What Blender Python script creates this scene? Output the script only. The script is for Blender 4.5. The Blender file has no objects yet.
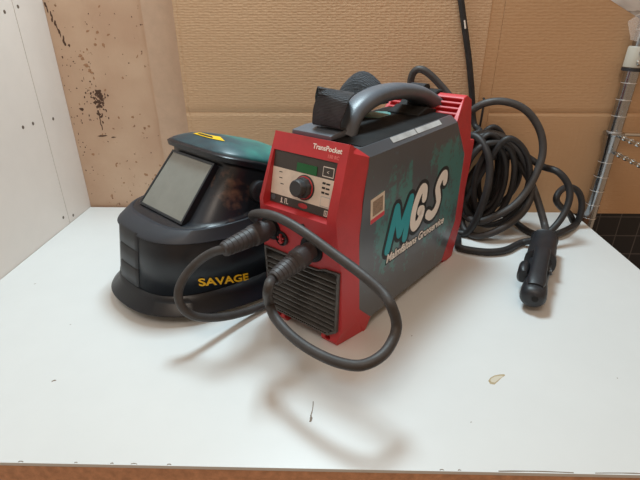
import bpy, bmesh, math, random
from mathutils import Vector, Matrix, noise
random.seed(7)
sc = bpy.context.scene
R = math.radians

# ------------------------------------------------------------ camera
cd = bpy.data.cameras.new('camera'); cam = bpy.data.objects.new('camera', cd)
sc.collection.objects.link(cam); sc.camera = cam
cd.sensor_width = 36; cd.sensor_fit = 'HORIZONTAL'; cd.lens = 466/640*36
cd.clip_start = .01
_p, _y, _r = 0.456836, 0.025673, -0.002877
fw = Vector((-math.sin(_y)*math.cos(_p), math.cos(_y)*math.cos(_p), -math.sin(_p)))
rt = Vector((math.cos(_y), math.sin(_y), 0)); up = rt.cross(fw)
r2 = rt*math.cos(_r)+up*math.sin(_r); u2 = -rt*math.sin(_r)+up*math.cos(_r)
cam.matrix_world = Matrix(((r2.x, u2.x, -fw.x, 0), (r2.y, u2.y, -fw.y, 0), (r2.z, u2.z, -fw.z, .39), (0, 0, 0, 1)))

# ------------------------------------------------------------ light
w = bpy.data.worlds.new('world'); sc.world = w; w.use_nodes = True
bg = w.node_tree.nodes['Background']; bg.inputs[0].default_value = (1.0, .66, .42, 1); bg.inputs[1].default_value = .42
def area(name, loc, target, size, power, col, sy=None):
    l = bpy.data.lights.new(name, 'AREA'); l.size = size; l.energy = power; l.color = col
    if sy: l.shape = 'RECTANGLE'; l.size_y = sy
    o = bpy.data.objects.new(name, l); sc.collection.objects.link(o); o.location = loc
    o.rotation_euler = (Vector(target)-Vector(loc)).to_track_quat('-Z', 'Y').to_euler()
    o['kind'] = 'structure'
    return o
area('ceiling_lamp', (-.04, .89, 1.16), (0, .5, 0), .27, 13.4, (.72, .91, .985))
area('front_fill', (-.2, -.5, 1.7), (0, .9, .2), .6, 8.5, (1.0, .86, .73))  # fill light added above and behind the camera to brighten the cardboard front
sc.view_settings.view_transform = 'Standard'; sc.view_settings.look = 'None'
sc.view_settings.gamma = 1; sc.view_settings.exposure = 0.0
sc.view_settings.use_curve_mapping = False

# ------------------------------------------------------------ helpers
def srgb(r, g, b): return tuple(((c/255+.055)/1.055)**2.4 if c/255 > .04045 else c/255/12.92 for c in (r, g, b))+(1,)
def mat(name, col, rough=.5, metal=0, spec=.5, vary=0, vscale=20, bump=0, bscale=200, col2=None, coat=0, thresh=None):
    m = bpy.data.materials.new(name); m.use_nodes = True; nt = m.node_tree; N = nt.nodes; L = nt.links
    b = N['Principled BSDF']; b.inputs['Base Color'].default_value = col
    b.inputs['Roughness'].default_value = rough; b.inputs['Metallic'].default_value = metal
    b.inputs['Specular IOR Level'].default_value = spec; b.inputs['Coat Weight'].default_value = coat
    tc = N.new('ShaderNodeTexCoord')
    if vary or col2:
        n = N.new('ShaderNodeTexNoise'); n.inputs['Scale'].default_value = vscale; n.inputs['Detail'].default_value = 6
        n.inputs['Roughness'].default_value = .65
        L.new(tc.outputs['Object'], n.inputs['Vector'])
        rp = N.new('ShaderNodeValToRGB')
        lo, hi = thresh or (.35, .68)
        rp.color_ramp.elements[0].position = lo; rp.color_ramp.elements[1].position = hi
        c2 = col2 or tuple(min(1, c*(1+vary)) for c in col[:3])+(1,)
        c1 = col if col2 else tuple(c*(1-vary) for c in col[:3])+(1,)
        rp.color_ramp.elements[0].color = c1; rp.color_ramp.elements[1].color = c2
        L.new(n.outputs['Fac'], rp.inputs['Fac']); L.new(rp.outputs['Color'], b.inputs['Base Color'])
    if bump:
        n2 = N.new('ShaderNodeTexNoise'); n2.inputs['Scale'].default_value = bscale; n2.inputs['Detail'].default_value = 4
        L.new(tc.outputs['Object'], n2.inputs['Vector'])
        bp = N.new('ShaderNodeBump'); bp.inputs['Strength'].default_value = bump; bp.inputs['Distance'].default_value = .002
        L.new(n2.outputs['Fac'], bp.inputs['Height']); L.new(bp.outputs['Normal'], b.inputs['Normal'])
    return m
M = {
 'red': mat('red_plastic', srgb(190, 50, 56), .45, vary=.14, vscale=22, bump=.12, bscale=900, col2=srgb(166, 44, 50), thresh=(.45, .8)),
 'grey': mat('grey_plastic', srgb(90, 98, 108), .38, vary=.10, vscale=30, bump=.1, bscale=700),
 'dgrey': mat('dark_grey_plastic', srgb(56, 58, 62), .5, vary=.2, vscale=25, bump=.1, bscale=700),
 'grille': mat('grille_plastic', srgb(80, 79, 78), .5, vary=.2, vscale=40),
 'black': mat('black_plastic', srgb(36, 38, 43), .45, vary=.2, vscale=30),
 'pit': mat('dark_inside', srgb(14, 14, 15), .8),
 'rubber': mat('cable_rubber', srgb(64, 62, 62), .5, spec=.4, vary=.15, vscale=60, bump=.15, bscale=300),
 'rubber2': mat('dark_cable_rubber', srgb(44, 44, 46), .5, spec=.4, vary=.2, vscale=60, bump=.15, bscale=300),
 'plug': mat('plug_rubber', srgb(66, 64, 66), .5, spec=.4, vary=.15, vscale=60, bump=.2, bscale=300),
 'strap': mat('strap_webbing', srgb(70, 74, 80), .55, spec=.3, vary=.2, vscale=60),
 'white': mat('white_print', srgb(238, 232, 226), .5),
 'label': mat('label_paper', srgb(176, 180, 182), .4, vary=.2, vscale=40),
 'sticker': mat('sticker_paper', srgb(222, 208, 190), .5, vary=.1, vscale=90),
 'smudge': mat('sticker_smudge', srgb(150, 128, 108), .5, vary=.35, vscale=500),
 'yellow': mat('yellow_print', srgb(232, 186, 30), .45),
 'teal': mat('teal_print', srgb(36, 158, 172), .45),
 'ink': mat('black_print', srgb(20, 22, 26), .5),
 'beige': mat('panel_beige', srgb(222, 210, 198), .5, vary=.08, vscale=60),
 'panel': mat('panel_dark', srgb(66, 62, 60), .45, vary=.12, vscale=60),
 'lcd': mat('green_display', srgb(14, 100, 52), .3),
 'chrome': mat('chrome_wire', srgb(205, 210, 212), .16, metal=1),
 'ring': mat('ring_highlight', srgb(235, 238, 240), .38, metal=.8),  # lighter chrome: highlights on the post rings put into the colour
 'chromedark': mat('chrome_post', srgb(168, 174, 180), .2, metal=1),
 'collar': mat('collar_plastic', srgb(172, 166, 154), .4),
 'laminate': mat('white_laminate', srgb(216, 220, 221), .38, vary=.02, vscale=7),
 'chip': mat('chipboard_edge', srgb(206, 158, 126), .7, vary=.18, vscale=120, bump=.3, bscale=500),
 'wallwhite': mat('white_boards', srgb(224, 215, 208), .55, vary=.03, vscale=8),
 'screw': mat('screw_head', srgb(110, 98, 88), .5, metal=.4),
 'batten': mat('painted_batten', srgb(196, 170, 148), .6, vary=.06, vscale=40),
 'floor': mat('floor_grey', srgb(60, 54, 50), .7, vary=.2, vscale=8),
 'steel': mat('steel_leg', srgb(120, 120, 120), .4, metal=.8),
 'brass': mat('brass_contact', srgb(150, 120, 80), .35, metal=.8),
 'stain': mat('dried_stain', srgb(176, 160, 128), .5, vary=.1, vscale=200),
 'stainin': mat('dried_stain_middle', srgb(204, 198, 182), .5),
 'scratch': mat('scratch', srgb(120, 104, 90), .6),
}
def link(name, me, m, parent=None):
    o = bpy.data.objects.new(name, me); sc.collection.objects.link(o)
    if m is not None and not me.materials: me.materials.append(m)
    if parent is not None: o.parent = parent
    return o
def smooth(me, ang=35):
    for p in me.polygons: p.use_smooth = True
    bm = bmesh.new(); bm.from_mesh(me)
    for e in bm.edges:
        if len(e.link_faces) == 2 and e.calc_face_angle(0) > R(ang): e.smooth = False
    bm.to_mesh(me); bm.free()
def obj(name, bm, m, parent=None, ang=35):
    me = bpy.data.meshes.new(name); bmesh.ops.recalc_face_normals(bm, faces=bm.faces); bm.to_mesh(me); bm.free()
    smooth(me, ang)
    return link(name, me, m, parent)
def thing(name, label, cat, loc=(0, 0, 0), rz=0, group=None):
    o = bpy.data.objects.new(name, None); sc.collection.objects.link(o); o.location = loc; o.rotation_euler = (0, 0, rz)
    o.empty_display_size = .02
    o['label'] = label; o['category'] = cat
    if group: o['group'] = group
    return o
def tag(o, label, cat, group=None):
    o['label'] = label; o['category'] = cat
    if group: o['group'] = group
    return o
def struct(name, bm, m, parent=None):
    o = obj(name, bm, m, parent)
    if parent is None: o['kind'] = 'structure'
    return o
def bx(bm, x0, x1, y0, y1, z0, z1, mi=0):
    vs = [bm.verts.new(p) for p in ((x0, y0, z0), (x1, y0, z0), (x1, y1, z0), (x0, y1, z0), (x0, y0, z1), (x1, y0, z1), (x1, y1, z1), (x0, y1, z1))]
    for f in ((0, 3, 2, 1), (4, 5, 6, 7), (0, 1, 5, 4), (1, 2, 6, 5), (2, 3, 7, 6), (3, 0, 4, 7)):
        bm.faces.new([vs[i] for i in f]).material_index = mi
    return vs
def box(*a):
    bm = bmesh.new(); bx(bm, *a); return bm
def bevel(bm, w, seg=2, ang=30):
    es = [e for e in bm.edges if len(e.link_faces) == 2 and e.calc_face_angle(0) > R(ang)]
    bmesh.ops.bevel(bm, geom=es, offset=w, segments=seg, affect='EDGES', profile=.6, clamp_overlap=True)
    return bm
def prism(poly, x0, x1, ax=0):
    """poly of (a,b); extruded along X (ax=0: a=y b=z) """
    bm = bmesh.new()
    f = lambda x, p: (x, p[0], p[1]) if ax == 0 else ((p[0], x, p[1]) if ax == 1 else (p[0], p[1], x))
    A = [bm.verts.new(f(x0, p)) for p in poly]; B = [bm.verts.new(f(x1, p)) for p in poly]
    n = len(poly); bm.faces.new(A); bm.faces.new(B[::-1])
    for i in range(n): bm.faces.new((A[i], A[(i+1) % n], B[(i+1) % n], B[i]))
    bmesh.ops.recalc_face_normals(bm, faces=bm.faces)
    return bm
def catmull(P, n=10, closed=False):
    P = [Vector(p) for p in P]; out = []; N = len(P); last = N if closed else N-1
    for i in range(last):
        if closed: a, b, c, d = P[(i-1) % N], P[i], P[(i+1) % N], P[(i+2) % N]
        else:
            b, c = P[i], P[i+1]; a = P[i-1] if i else b*2-c; d = P[i+2] if i+2 < N else c*2-b
        ta, tb = (c-a)*.5, (d-b)*.5
        L1, L0, L2 = (c-b).length, (b-a).length, (d-c).length
        # non uniform: centripetal-like scaling of tangents
        if L0+L1 > 0: ta = (c-a)*(L1/(L0+L1)) 
        if L1+L2 > 0: tb = (d-b)*(L1/(L1+L2))
        for k in range(n):
            t = k/n; t2 = t*t; t3 = t2*t
            out.append(b*(2*t3-3*t2+1)+ta*(t3-2*t2+t)+c*(-2*t3+3*t2)+tb*(t3-t2))
    if not closed: out.append(P[-1])
    return out
def frames(P, n0=None):
    T = []
    for i in range(len(P)):
        a = P[max(0, i-1)]; b = P[min(len(P)-1, i+1)]; T.append((b-a).normalized())
    n = n0 or (Vector((0, 0, 1)) if abs(T[0].z) < .9 else Vector((1, 0, 0)))
    out = []
    for t in T:
        n = (n-t*n.dot(t)).normalized(); out.append((t, n, t.cross(n)))
    return out
def tube(bm, P, r, seg=12, cap=True, fn=None, mi=0):
    fr = frames(P); rings = []; L = 0
    for i, p in enumerate(P):
        if i: L += (P[i]-P[i-1]).length
        rr = fn(i, L) if fn else r
        t, n, b = fr[i]
        rings.append([bm.verts.new(p+(n*math.cos(2*math.pi*k/seg)+b*math.sin(2*math.pi*k/seg))*rr) for k in range(seg)])
    for a, b in zip(rings, rings[1:]):
        for k in range(seg): bm.faces.new((a[k], a[(k+1) % seg], b[(k+1) % seg], b[k])).material_index = mi
    if cap: bm.faces.new(rings[0][::-1]).material_index = mi; bm.faces.new(rings[-1]).material_index = mi
def relax(P, it=3):
    for _ in range(it):
        P = [P[0]]+[(P[i-1]+P[i]*2+P[i+1])/4 for i in range(1, len(P)-1)]+[P[-1]]
    return P
def cable_mesh(pts, r, seg=12, n=8, it=6):
    P = relax(catmull(pts, n), it)
    for p in P: p.z = max(p.z, r+.0003)
    bm = bmesh.new(); tube(bm, P, r, seg); return bm
def lathe(bm, prof, org, axis, seg=24, mi=0, sx=1, sy=1, upv=None):
    """prof: list (dist along axis, radius)"""
    ax = Vector(axis).normalized(); n = Vector(upv or ((0, 0, 1) if abs(ax.z) < .9 else (1, 0, 0))); n = (n-ax*n.dot(ax)).normalized(); b = ax.cross(n)
    org = Vector(org); rings = []
    for d, r in prof:
        rings.append([bm.verts.new(org+ax*d+(n*math.cos(2*math.pi*k/seg)*sy+b*math.sin(2*math.pi*k/seg)*sx)*max(r, 1e-5)) for k in range(seg)])
    for a, c in zip(rings, rings[1:]):
        for k in range(seg): bm.faces.new((a[k], a[(k+1) % seg], c[(k+1) % seg], c[k])).material_index = mi
    bm.faces.new(rings[0][::-1]).material_index = mi; bm.faces.new(rings[-1]).material_index = mi
def boolean(o, cutters, op='DIFFERENCE'):
    for bmc in cutters:
        me = bpy.data.meshes.new('c'); bmesh.ops.recalc_face_normals(bmc, faces=bmc.faces); bmc.to_mesh(me); bmc.free()
        c = bpy.data.objects.new('c', me); sc.collection.objects.link(c)
        if o.parent: c.parent = o.parent
        md = o.modifiers.new('b', 'BOOLEAN'); md.operation = op; md.object = c; md.solver = 'EXACT'
        bpy.context.view_layer.update()
        dg = bpy.context.evaluated_depsgraph_get()
        me2 = bpy.data.meshes.new_from_object(o.evaluated_get(dg))
        o.modifiers.clear(); o.data = me2
        bpy.data.objects.remove(c)
    smooth(o.data)
def text_mesh(s, size, extrude=.0002, offset=0, shear=0, spacing=1):
    cu = bpy.data.curves.new('t', 'FONT'); cu.body = s; cu.size = size; cu.extrude = extrude; cu.offset = offset
    cu.shear = shear; cu.align_x = 'LEFT'; cu.space_character = spacing; cu.resolution_u = 3
    o = bpy.data.objects.new('t', cu); sc.collection.objects.link(o)
    bpy.context.view_layer.update(); dg = bpy.context.evaluated_depsgraph_get()
    me = bpy.data.meshes.new_from_object(o.evaluated_get(dg)); bpy.data.objects.remove(o); bpy.data.curves.remove(cu)
    me.materials.clear()
    return me
def place_flat(me, org, ex, ey, width=None, height=None):
    """map flat mesh coords to plane org + x*ex + y*ey (+z normal); optional fit to width/height"""
    xs = [v.co.x for v in me.vertices]; ys = [v.co.y for v in me.vertices]
    kx = width/(max(xs)-min(xs)) if width else 1; ky = height/(max(ys)-min(ys)) if height else kx
    ex = Vector(ex).normalized(); ey0 = Vector(ey).normalized(); nz = ex.cross(ey0).normalized(); x0 = min(xs); y0 = 0
    for v in me.vertices: v.co = Vector(org)+ex*((v.co.x-x0)*kx)+ey0*((v.co.y-y0)*ky)+nz*v.co.z
    return me
def strokes(lines, wd, th0):
    """flat brush strokes joined in one mesh; lines = [[(x,y),...],...]"""
    bm = bmesh.new()
    for li, ln in enumerate(lines):
        th = th0+.00005*li
        P = catmull([(x, y, 0) for x, y in ln], 6) if len(ln) > 2 else [Vector((x, y, 0)) for x, y in ln]
        Lf = []; Rt = []
        for i, p in enumerate(P):
            t = (P[min(i+1, len(P)-1)]-P[max(i-1, 0)]).normalized(); n = Vector((-t.y, t.x, 0))
            Lf.append(p+n*wd/2); Rt.append(p-n*wd/2)
        t0 = (P[1]-P[0]).normalized(); t1 = (P[-1]-P[-2]).normalized()
        capE = [P[-1]+Vector((math.cos(a)*t1.x-math.sin(a)*t1.y, math.sin(a)*t1.x+math.cos(a)*t1.y, 0))*wd/2 for a in (1.05, .5, 0, -.5, -1.05)]
        capS = [P[0]-Vector((math.cos(a)*t0.x-math.sin(a)*t0.y, math.sin(a)*t0.x+math.cos(a)*t0.y, 0))*wd/2 for a in (1.05, .5, 0, -.5, -1.05)]
        for i in range(len(P)-1):
            a = [bm.verts.new(q+Vector((0, 0, z))) for z in (0, th) for q in (Lf[i], Rt[i], Rt[i+1], Lf[i+1])]
            for f in ((0, 1, 2, 3), (7, 6, 5, 4), (0, 4, 5, 1), (2, 6, 7, 3), (1, 5, 6, 2), (3, 7, 4, 0)): bm.faces.new([a[k] for k in f])
        for poly in ([Lf[-1]]+capE+[Rt[-1]], [Rt[0]]+capS+[Lf[0]]):
            a = [bm.verts.new(q) for q in poly]; b = [bm.verts.new(q+Vector((0, 0, th))) for q in poly]
            bm.faces.new(a); bm.faces.new(b[::-1]); n = len(a)
            for k in range(n): bm.faces.new((a[k], a[(k+1) % n], b[(k+1) % n], b[k]))
    bmesh.ops.recalc_face_normals(bm, faces=bm.faces)
    me = bpy.data.meshes.new('strokes'); bm.to_mesh(me); bm.free(); return me

# ============================================================ SETTING
XL, XR, YF, YB = -.536, .5175, .301, .95
# floor
struct('floor', box(-1.2, 1.6, -1.2, 1.2, -.80, -.75), M['floor'])
# chipboard back wall with mould spots
def spotted(name, base, base2, spot, grey=False):
    m = bpy.data.materials.new(name); m.use_nodes = True; nt = m.node_tree; N = nt.nodes; L = nt.links
    b = N['Principled BSDF']; b.inputs['Roughness'].default_value = .62
    tc = N.new('ShaderNodeTexCoord')
    n = N.new('ShaderNodeTexNoise'); n.inputs['Scale'].default_value = 14; n.inputs['Detail'].default_value = 8
    L.new(tc.outputs['Object'], n.inputs['Vector'])
    r = N.new('ShaderNodeValToRGB'); r.color_ramp.elements[0].position = .35; r.color_ramp.elements[1].position = .7
    r.color_ramp.elements[0].color = base; r.color_ramp.elements[1].color = base2
    L.new(n.outputs['Fac'], r.inputs['Fac'])
    # fine flecks: stretched noise, thresholded
    mp = N.new('ShaderNodeMapping'); mp.inputs['Scale'].default_value = (1, 1, .7); L.new(tc.outputs['Object'], mp.inputs['Vector'])
    n2 = N.new('ShaderNodeTexNoise'); n2.inputs['Scale'].default_value = 110; n2.inputs['Detail'].default_value = 2
    L.new(mp.outputs[0], n2.inputs['Vector'])
    n3 = N.new('ShaderNodeTexNoise'); n3.inputs['Scale'].default_value = 9; n3.inputs['Detail'].default_value = 2
    L.new(tc.outputs['Object'], n3.inputs['Vector'])
    ad = N.new('ShaderNodeMath'); ad.operation = 'MULTIPLY_ADD'; ad.inputs[1].default_value = .35; L.new(n3.outputs['Fac'], ad.inputs[0]); L.new(n2.outputs['Fac'], ad.inputs[2])
    r2_ = N.new('ShaderNodeValToRGB'); r2_.color_ramp.elements[0].position = .875; r2_.color_ramp.elements[1].position = .93
    L.new(ad.outputs[0], r2_.inputs['Fac'])
    mx = N.new('ShaderNodeMix'); mx.data_type = 'RGBA'; mx.inputs['B'].default_value = spot
    L.new(r2_.outputs['Color'], mx.inputs['Factor']); L.new(r.outputs['Color'], mx.inputs['A'])
    L.new(mx.outputs['Result'], b.inputs['Base Color'])
    bp = N.new('ShaderNodeBump'); bp.inputs['Strength'].default_value = .35; bp.inputs['Distance'].default_value = .001
    L.new(n2.outputs['Fac'], bp.inputs['Height']); L.new(bp.outputs['Normal'], b.inputs['Normal'])
    return m
wall_mat = spotted('painted_chipboard', srgb(192, 162, 138), srgb(204, 178, 154), srgb(140, 104, 78))
struct('wall_back', box(XL-.05, -.22, .955, .985, -.75, 1.0), wall_mat)
# mould marks: real thin crusts on the board
def blot(bm, x, z, rx, rz, y=.9548, rot=0):
    n = 9; vs = []; ph = random.random()*9
    for k in range(n):
        a = 2*math.pi*k/n; q = .6+.7*random.random()
        dx, dz = math.cos(a)*rx*q, math.sin(a)*rz*q
        vs.append(bm.verts.new((x+dx*math.cos(rot)-dz*math.sin(rot), y, z+dx*math.sin(rot)+dz*math.cos(rot))))
    c = bm.verts.new((x, y-.0006, z))
    for k in range(n): bm.faces.new((vs[k], vs[(k+1) % n], c))
bm = bmesh.new()
for _ in range(60):
    blot(bm, random.gauss(-.478, .016), random.gauss(.226, .026), random.uniform(.0005, .0018), random.uniform(.0008, .0030))
for _ in range(46):
    blot(bm, random.gauss(-.470, .0055), random.gauss(.226, .013), random.uniform(.0012, .0034), random.uniform(.0018, .0048), rot=random.random()*3)
for k in range(9): blot(bm, -.4745+random.uniform(-.0012, .0012), .206-.0042*k, .0010, .0040)
for k in range(14): blot(bm, -.5335+.00175*k+random.uniform(-.002, .002), .402-.0052*k, random.uniform(.0010, .0026), .0048)
blot(bm, -.505, .332, .0028, .0030); blot(bm, -.4775, .158, .009, .002); blot(bm, -.455, .155, .006, .0015); blot(bm, -.508, .212, .005, .004)
for _ in range(75): blot(bm, random.uniform(-.53, -.31), random.uniform(.01, .42), random.uniform(.0004, .0016), random.uniform(.0004, .0016), rot=random.random()*3)
for _ in range(26): blot(bm, random.gauss(-.525, .008), random.uniform(.08, .33), random.uniform(.0004, .0016), random.uniform(.0006, .0024))
bm2 = bmesh.new()
for _ in range(34): blot(bm2, random.uniform(-.515, -.36), random.uniform(.02, .42), random.uniform(.001, .0045), random.uniform(.001, .003), rot=random.random()*3)
for k in range(6): blot(bm2, -.487+.003*k, .312-.006*k+random.uniform(-.003, .003), .004, .003)
struct('flaked_paint', bm2, mat('flaked_paint', srgb(164, 126, 96), .7), bpy.data.objects['wall_back'])
mould = mat('dark_mould', srgb(84, 62, 50), .8)
struct('mould_marks', bm, mould, bpy.data.objects['wall_back'])
# lighter batten beside the cardboard
struct('trim_1', bevel(box(-.353, -.292, .951, .956, .0, 1.0), .0006, 1), M['batten'])
# white board wall on the left
bm = bmesh.new()
bx(bm, XL-.03, XL-.0015, -.3, .955, -.75, 1.0)
ys = [-.3, .10, .50, .862, .955]
for a, b in zip(ys, ys[1:]): 
    v = bx(bm, XL-.0016, XL, a+.0007, b-.0007, -.75, 1.0)
struct('wall_left', bm, M['wallwhite'])
wl = bpy.data.objects['wall_left']
bm = bmesh.new()
def onwall(y, z, r=.0034): lathe(bm, [(0, r), (.0006, r*.9), (.0008, r*.3)], (XL-.0004, y, z), (1, 0, 0), 12)
SCREWS = [(.805, .412), (.875, .398), (.80, .21), (.83, .21), (.895, .205), (.845, .02), (.88, .01), (.835, .39), ]
for q in SCREWS: onwall(*q)
obj('screw_heads', bm, M['screw'], wl)
# dark tiled wall far right behind
m = bpy.data.materials.new('dark_tiles'); m.use_nodes = True; N = m.node_tree.nodes; L = m.node_tree.links
b = N['Principled BSDF']; b.inputs['Roughness'].default_value = .35
tc = N.new('ShaderNodeTexCoord'); mp = N.new('ShaderNodeMapping'); mp.inputs['Rotation'].default_value = (R(90), 0, 0)
br = N.new('ShaderNodeTexBrick'); br.offset = 0; br.inputs['Scale'].default_value = 1; br.inputs['Brick Width'].default_value = .049; br.inputs['Row Height'].default_value = .049
br.inputs['Mortar Size'].default_value = .0013; br.inputs['Mortar Smooth'].default_value = .1
br.inputs['Color1'].default_value = srgb(34, 36, 42); br.inputs['Color2'].default_value = srgb(40, 42, 48); br.inputs['Mortar'].default_value = srgb(96, 94, 96)
L.new(tc.outputs['Object'], mp.inputs[0]); L.new(mp.outputs[0], br.inputs['Vector']); L.new(br.outputs['Color'], b.inputs['Base Color'])
struct('wall_rear', box(-.22, 1.3, 1.03, 1.06, -.75, 1.0), m)

# ============================================================ TABLE
t = thing('table', 'white laminate table top with raw chipboard front edge', 'table', (0, 0, 0))
obj('tabletop', bevel(box(XL+.001, XR, YF, YB-.0005, -.004, 0), .0005, 1), M['laminate'], t)
obj('edge_board', box(XL+.001, XR-.001, YF+.0008, YB-.001, -.034, -.004), M['chip'], t)
for x in (XL+.05, XR-.06):
    for y in (YF+.06, YB-.07):
        obj('leg', bevel(box(x-.02, x+.02, y-.02, y+.02, -.75, -.034), .002, 1), M['steel'], t)
def mark(name, pts, m, z=.00015):
    bm = bmesh.new(); vs = [bm.verts.new((x, y, z)) for x, y in pts]; bm.faces.new(vs)
    lo = [bm.verts.new((x, y, -.0001)) for x, y in pts]
    for i in range(len(vs)): bm.faces.new((vs[i], lo[i], lo[(i+1) % len(vs)], vs[(i+1) % len(vs)]))
    return obj(name, bm, m, t)
leaf = [(.1868, .4175), (.1862, .4225), (.190, .4275), (.196, .4315), (.203, .4335), (.2085, .434), (.209, .432), (.203, .4275), (.1975, .422), (.1915, .4165)]
s = mark('stain', leaf, M['stain']); s['label'] = 'leaf-shaped brown dried stain'
cx, cy = .1965, .426
mark('stain', [(cx+(x-cx)*.74, cy+(y-cy)*.66) for x, y in leaf], M['stainin'], .0002)
def streak(x0, y0, x1, y1, w0, w1, name='scratch', mt='scratch'):
    d = Vector((x1-x0, y1-y0)); n = Vector((-d.y, d.x)).normalized()
    P = []; Q = []
    for k in range(6):
        f = k/5; c = Vector((x0, y0))+d*f+n*(math.sin(f*3)*.0008); ww = (w0+(w1-w0)*f)*(.6+.6*random.random())/2
        P.append(tuple(c+n*ww)); Q.append(tuple(c-n*ww))
    mark(name, P+Q[::-1], M[mt])
streak(-.0180, .386, -.0198, .366, .0008, .0014)
streak(-.0198, .366, -.0203, .357, .0022, .0030)
for x, y, r in ((.1096, .5049, .001), (-.3242, .4112, .0022), (-.4714, .6253, .0012), (.15, .36, .0008), (.34, .43, .0008), (-.36, .52, .0009)):
    streak(x-r, y-r*.5, x+r, y+r*.5, r, r*.7, 'speck')
# chips along the front edge
for x, w_ in ((-.190, .006), (-.21, .003), (-.245, .003), (-.155, .004), (.105, .004), (.122, .003), (.16, .07), (.25, .06), (-.30, .005)):
    streak(x, YF+.0012, x+w_, YF+.0010, .0012, .0008, 'edge_chip')

# ============================================================ CARDBOARD
def card_mat(name, base, amount, freq):
    m = bpy.data.materials.new(name); m.use_nodes = True; N = m.node_tree.nodes; L = m.node_tree.links
    b = N['Principled BSDF']; b.inputs['Roughness'].default_value = .7; b.inputs['Specular IOR Level'].default_value = .25
    tc = N.new('ShaderNodeTexCoord')
    n = N.new('ShaderNodeTexNoise'); n.inputs['Scale'].default_value = 6; n.inputs['Detail'].default_value = 5; L.new(tc.outputs['Object'], n.inputs['Vector'])
    r = N.new('ShaderNodeValToRGB'); r.color_ramp.elements[0].position = .3; r.color_ramp.elements[1].position = .75
    r.color_ramp.elements[0].color = tuple(c*.94 for c in base[:3])+(1,); r.color_ramp.elements[1].color = base
    L.new(n.outputs['Fac'], r.inputs['Fac']); L.new(r.outputs['Color'], b.inputs['Base Color'])
    mp = N.new('ShaderNodeMapping'); mp.inputs['Scale'].default_value = (freq*.75, 1, freq*1.5); L.new(tc.outputs['Object'], mp.inputs[0])
    v = N.new('ShaderNodeTexVoronoi'); v.inputs['Scale'].default_value = 1; v.inputs['Randomness'].default_value = .35
    L.new(mp.outputs[0], v.inputs['Vector'])
    bp = N.new('ShaderNodeBump'); bp.inputs['Strength'].default_value = amount; bp.inputs['Distance'].default_value = .0016
    L.new(v.outputs['Distance'], bp.inputs['Height']); L.new(bp.outputs['Normal'], b.inputs['Normal'])
    return m
card = card_mat('embossed_cardboard', srgb(203, 172, 140), .55, 150)
card2 = card_mat('smoother_cardboard', srgb(196, 160, 124), .3, 130)
def sheet(name, x0, x1, z0, z1, creases_x, creases_z, mt, parent, y=.938, amp=.0025, seed=0, cut=None):
    xs = sorted(set([x0+(x1-x0)*i/60 for i in range(61)]+[c+d for c in creases_x for d in (-.002, -.0007, .0007, .002)]))
    zs = sorted(set([z0+(z1-z0)*i/50 for i in range(51)]+[c+d for c in creases_z for d in (-.002, -.0007, .0007, .002)]))
    bm = bmesh.new(); th = .004
    def yy(x, z):
        v = y+amp*(noise.noise(Vector((x*4+seed, z*4, seed)))) 
        for c in creases_x:
            d = abs(x-c); v += .0012*max(0, 1-d/.002)
        for c in creases_z:
            d = abs(z-c); v += .0012*max(0, 1-d/.002)
        return v
    def top(x, z):
        if cut and x > cut[0]:
            lim = cut[1]-(x-cut[0])*cut[2]
            return min(z, max(lim, z0)) if z > .30 else z
        return z
    G = [[bm.verts.new((x, yy(x, z), top(x, z))) for z in zs] for x in xs]
    H = [[bm.verts.new((x, yy(x, z)+th, top(x, z))) for z in zs] for x in xs]
    nx, nz = len(xs), len(zs)
    for i in range(nx-1):
        for j in range(nz-1):
            bm.faces.new((G[i][j], G[i+1][j], G[i+1][j+1], G[i][j+1])); bm.faces.new((H[i][j], H[i][j+1], H[i+1][j+1], H[i+1][j]))
    for i in range(nx-1):
        for j in (0, nz-1): bm.faces.new((G[i][j], G[i+1][j], H[i+1][j], H[i][j]))
    for j in range(nz-1):
        for i in (0, nx-1): bm.faces.new((G[i][j], G[i][j+1], H[i][j+1], H[i][j]))
    bmesh.ops.remove_doubles(bm, verts=bm.verts, dist=.00001)
    return obj(name, bm, mt, parent, 60)
cb = thing('cardboard_sheet', 'large folded embossed brown cardboard sheet standing behind the table', 'cardboard', (0, .938, 0))
def local(o, root): o.location = -Vector(root.location)
a_ = sheet('left_panel', -.290, .2835, .001, .62, [-.283], [.2095], card, cb); local(a_, cb)
b_ = sheet('fold_strip', .284, .307, .001, .62, [], [], card2, cb, y=.9385, amp=.001); local(b_, cb)
c_ = sheet('right_panel', .3075, .80, -.002, .46, [], [.2095], card2, cb, y=.9375, seed=3, cut=(.478, .412, .50)); local(c_, cb)

# ============================================================ WELDER
MPx, MPy, MA = -.0397, .5096, .65477
wd = thing('welding_machine', 'red and dark grey portable welding machine with teal graphics on the white table', 'welding machine', (MPx, MPy, 0), -MA)
RB = .0015
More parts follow.
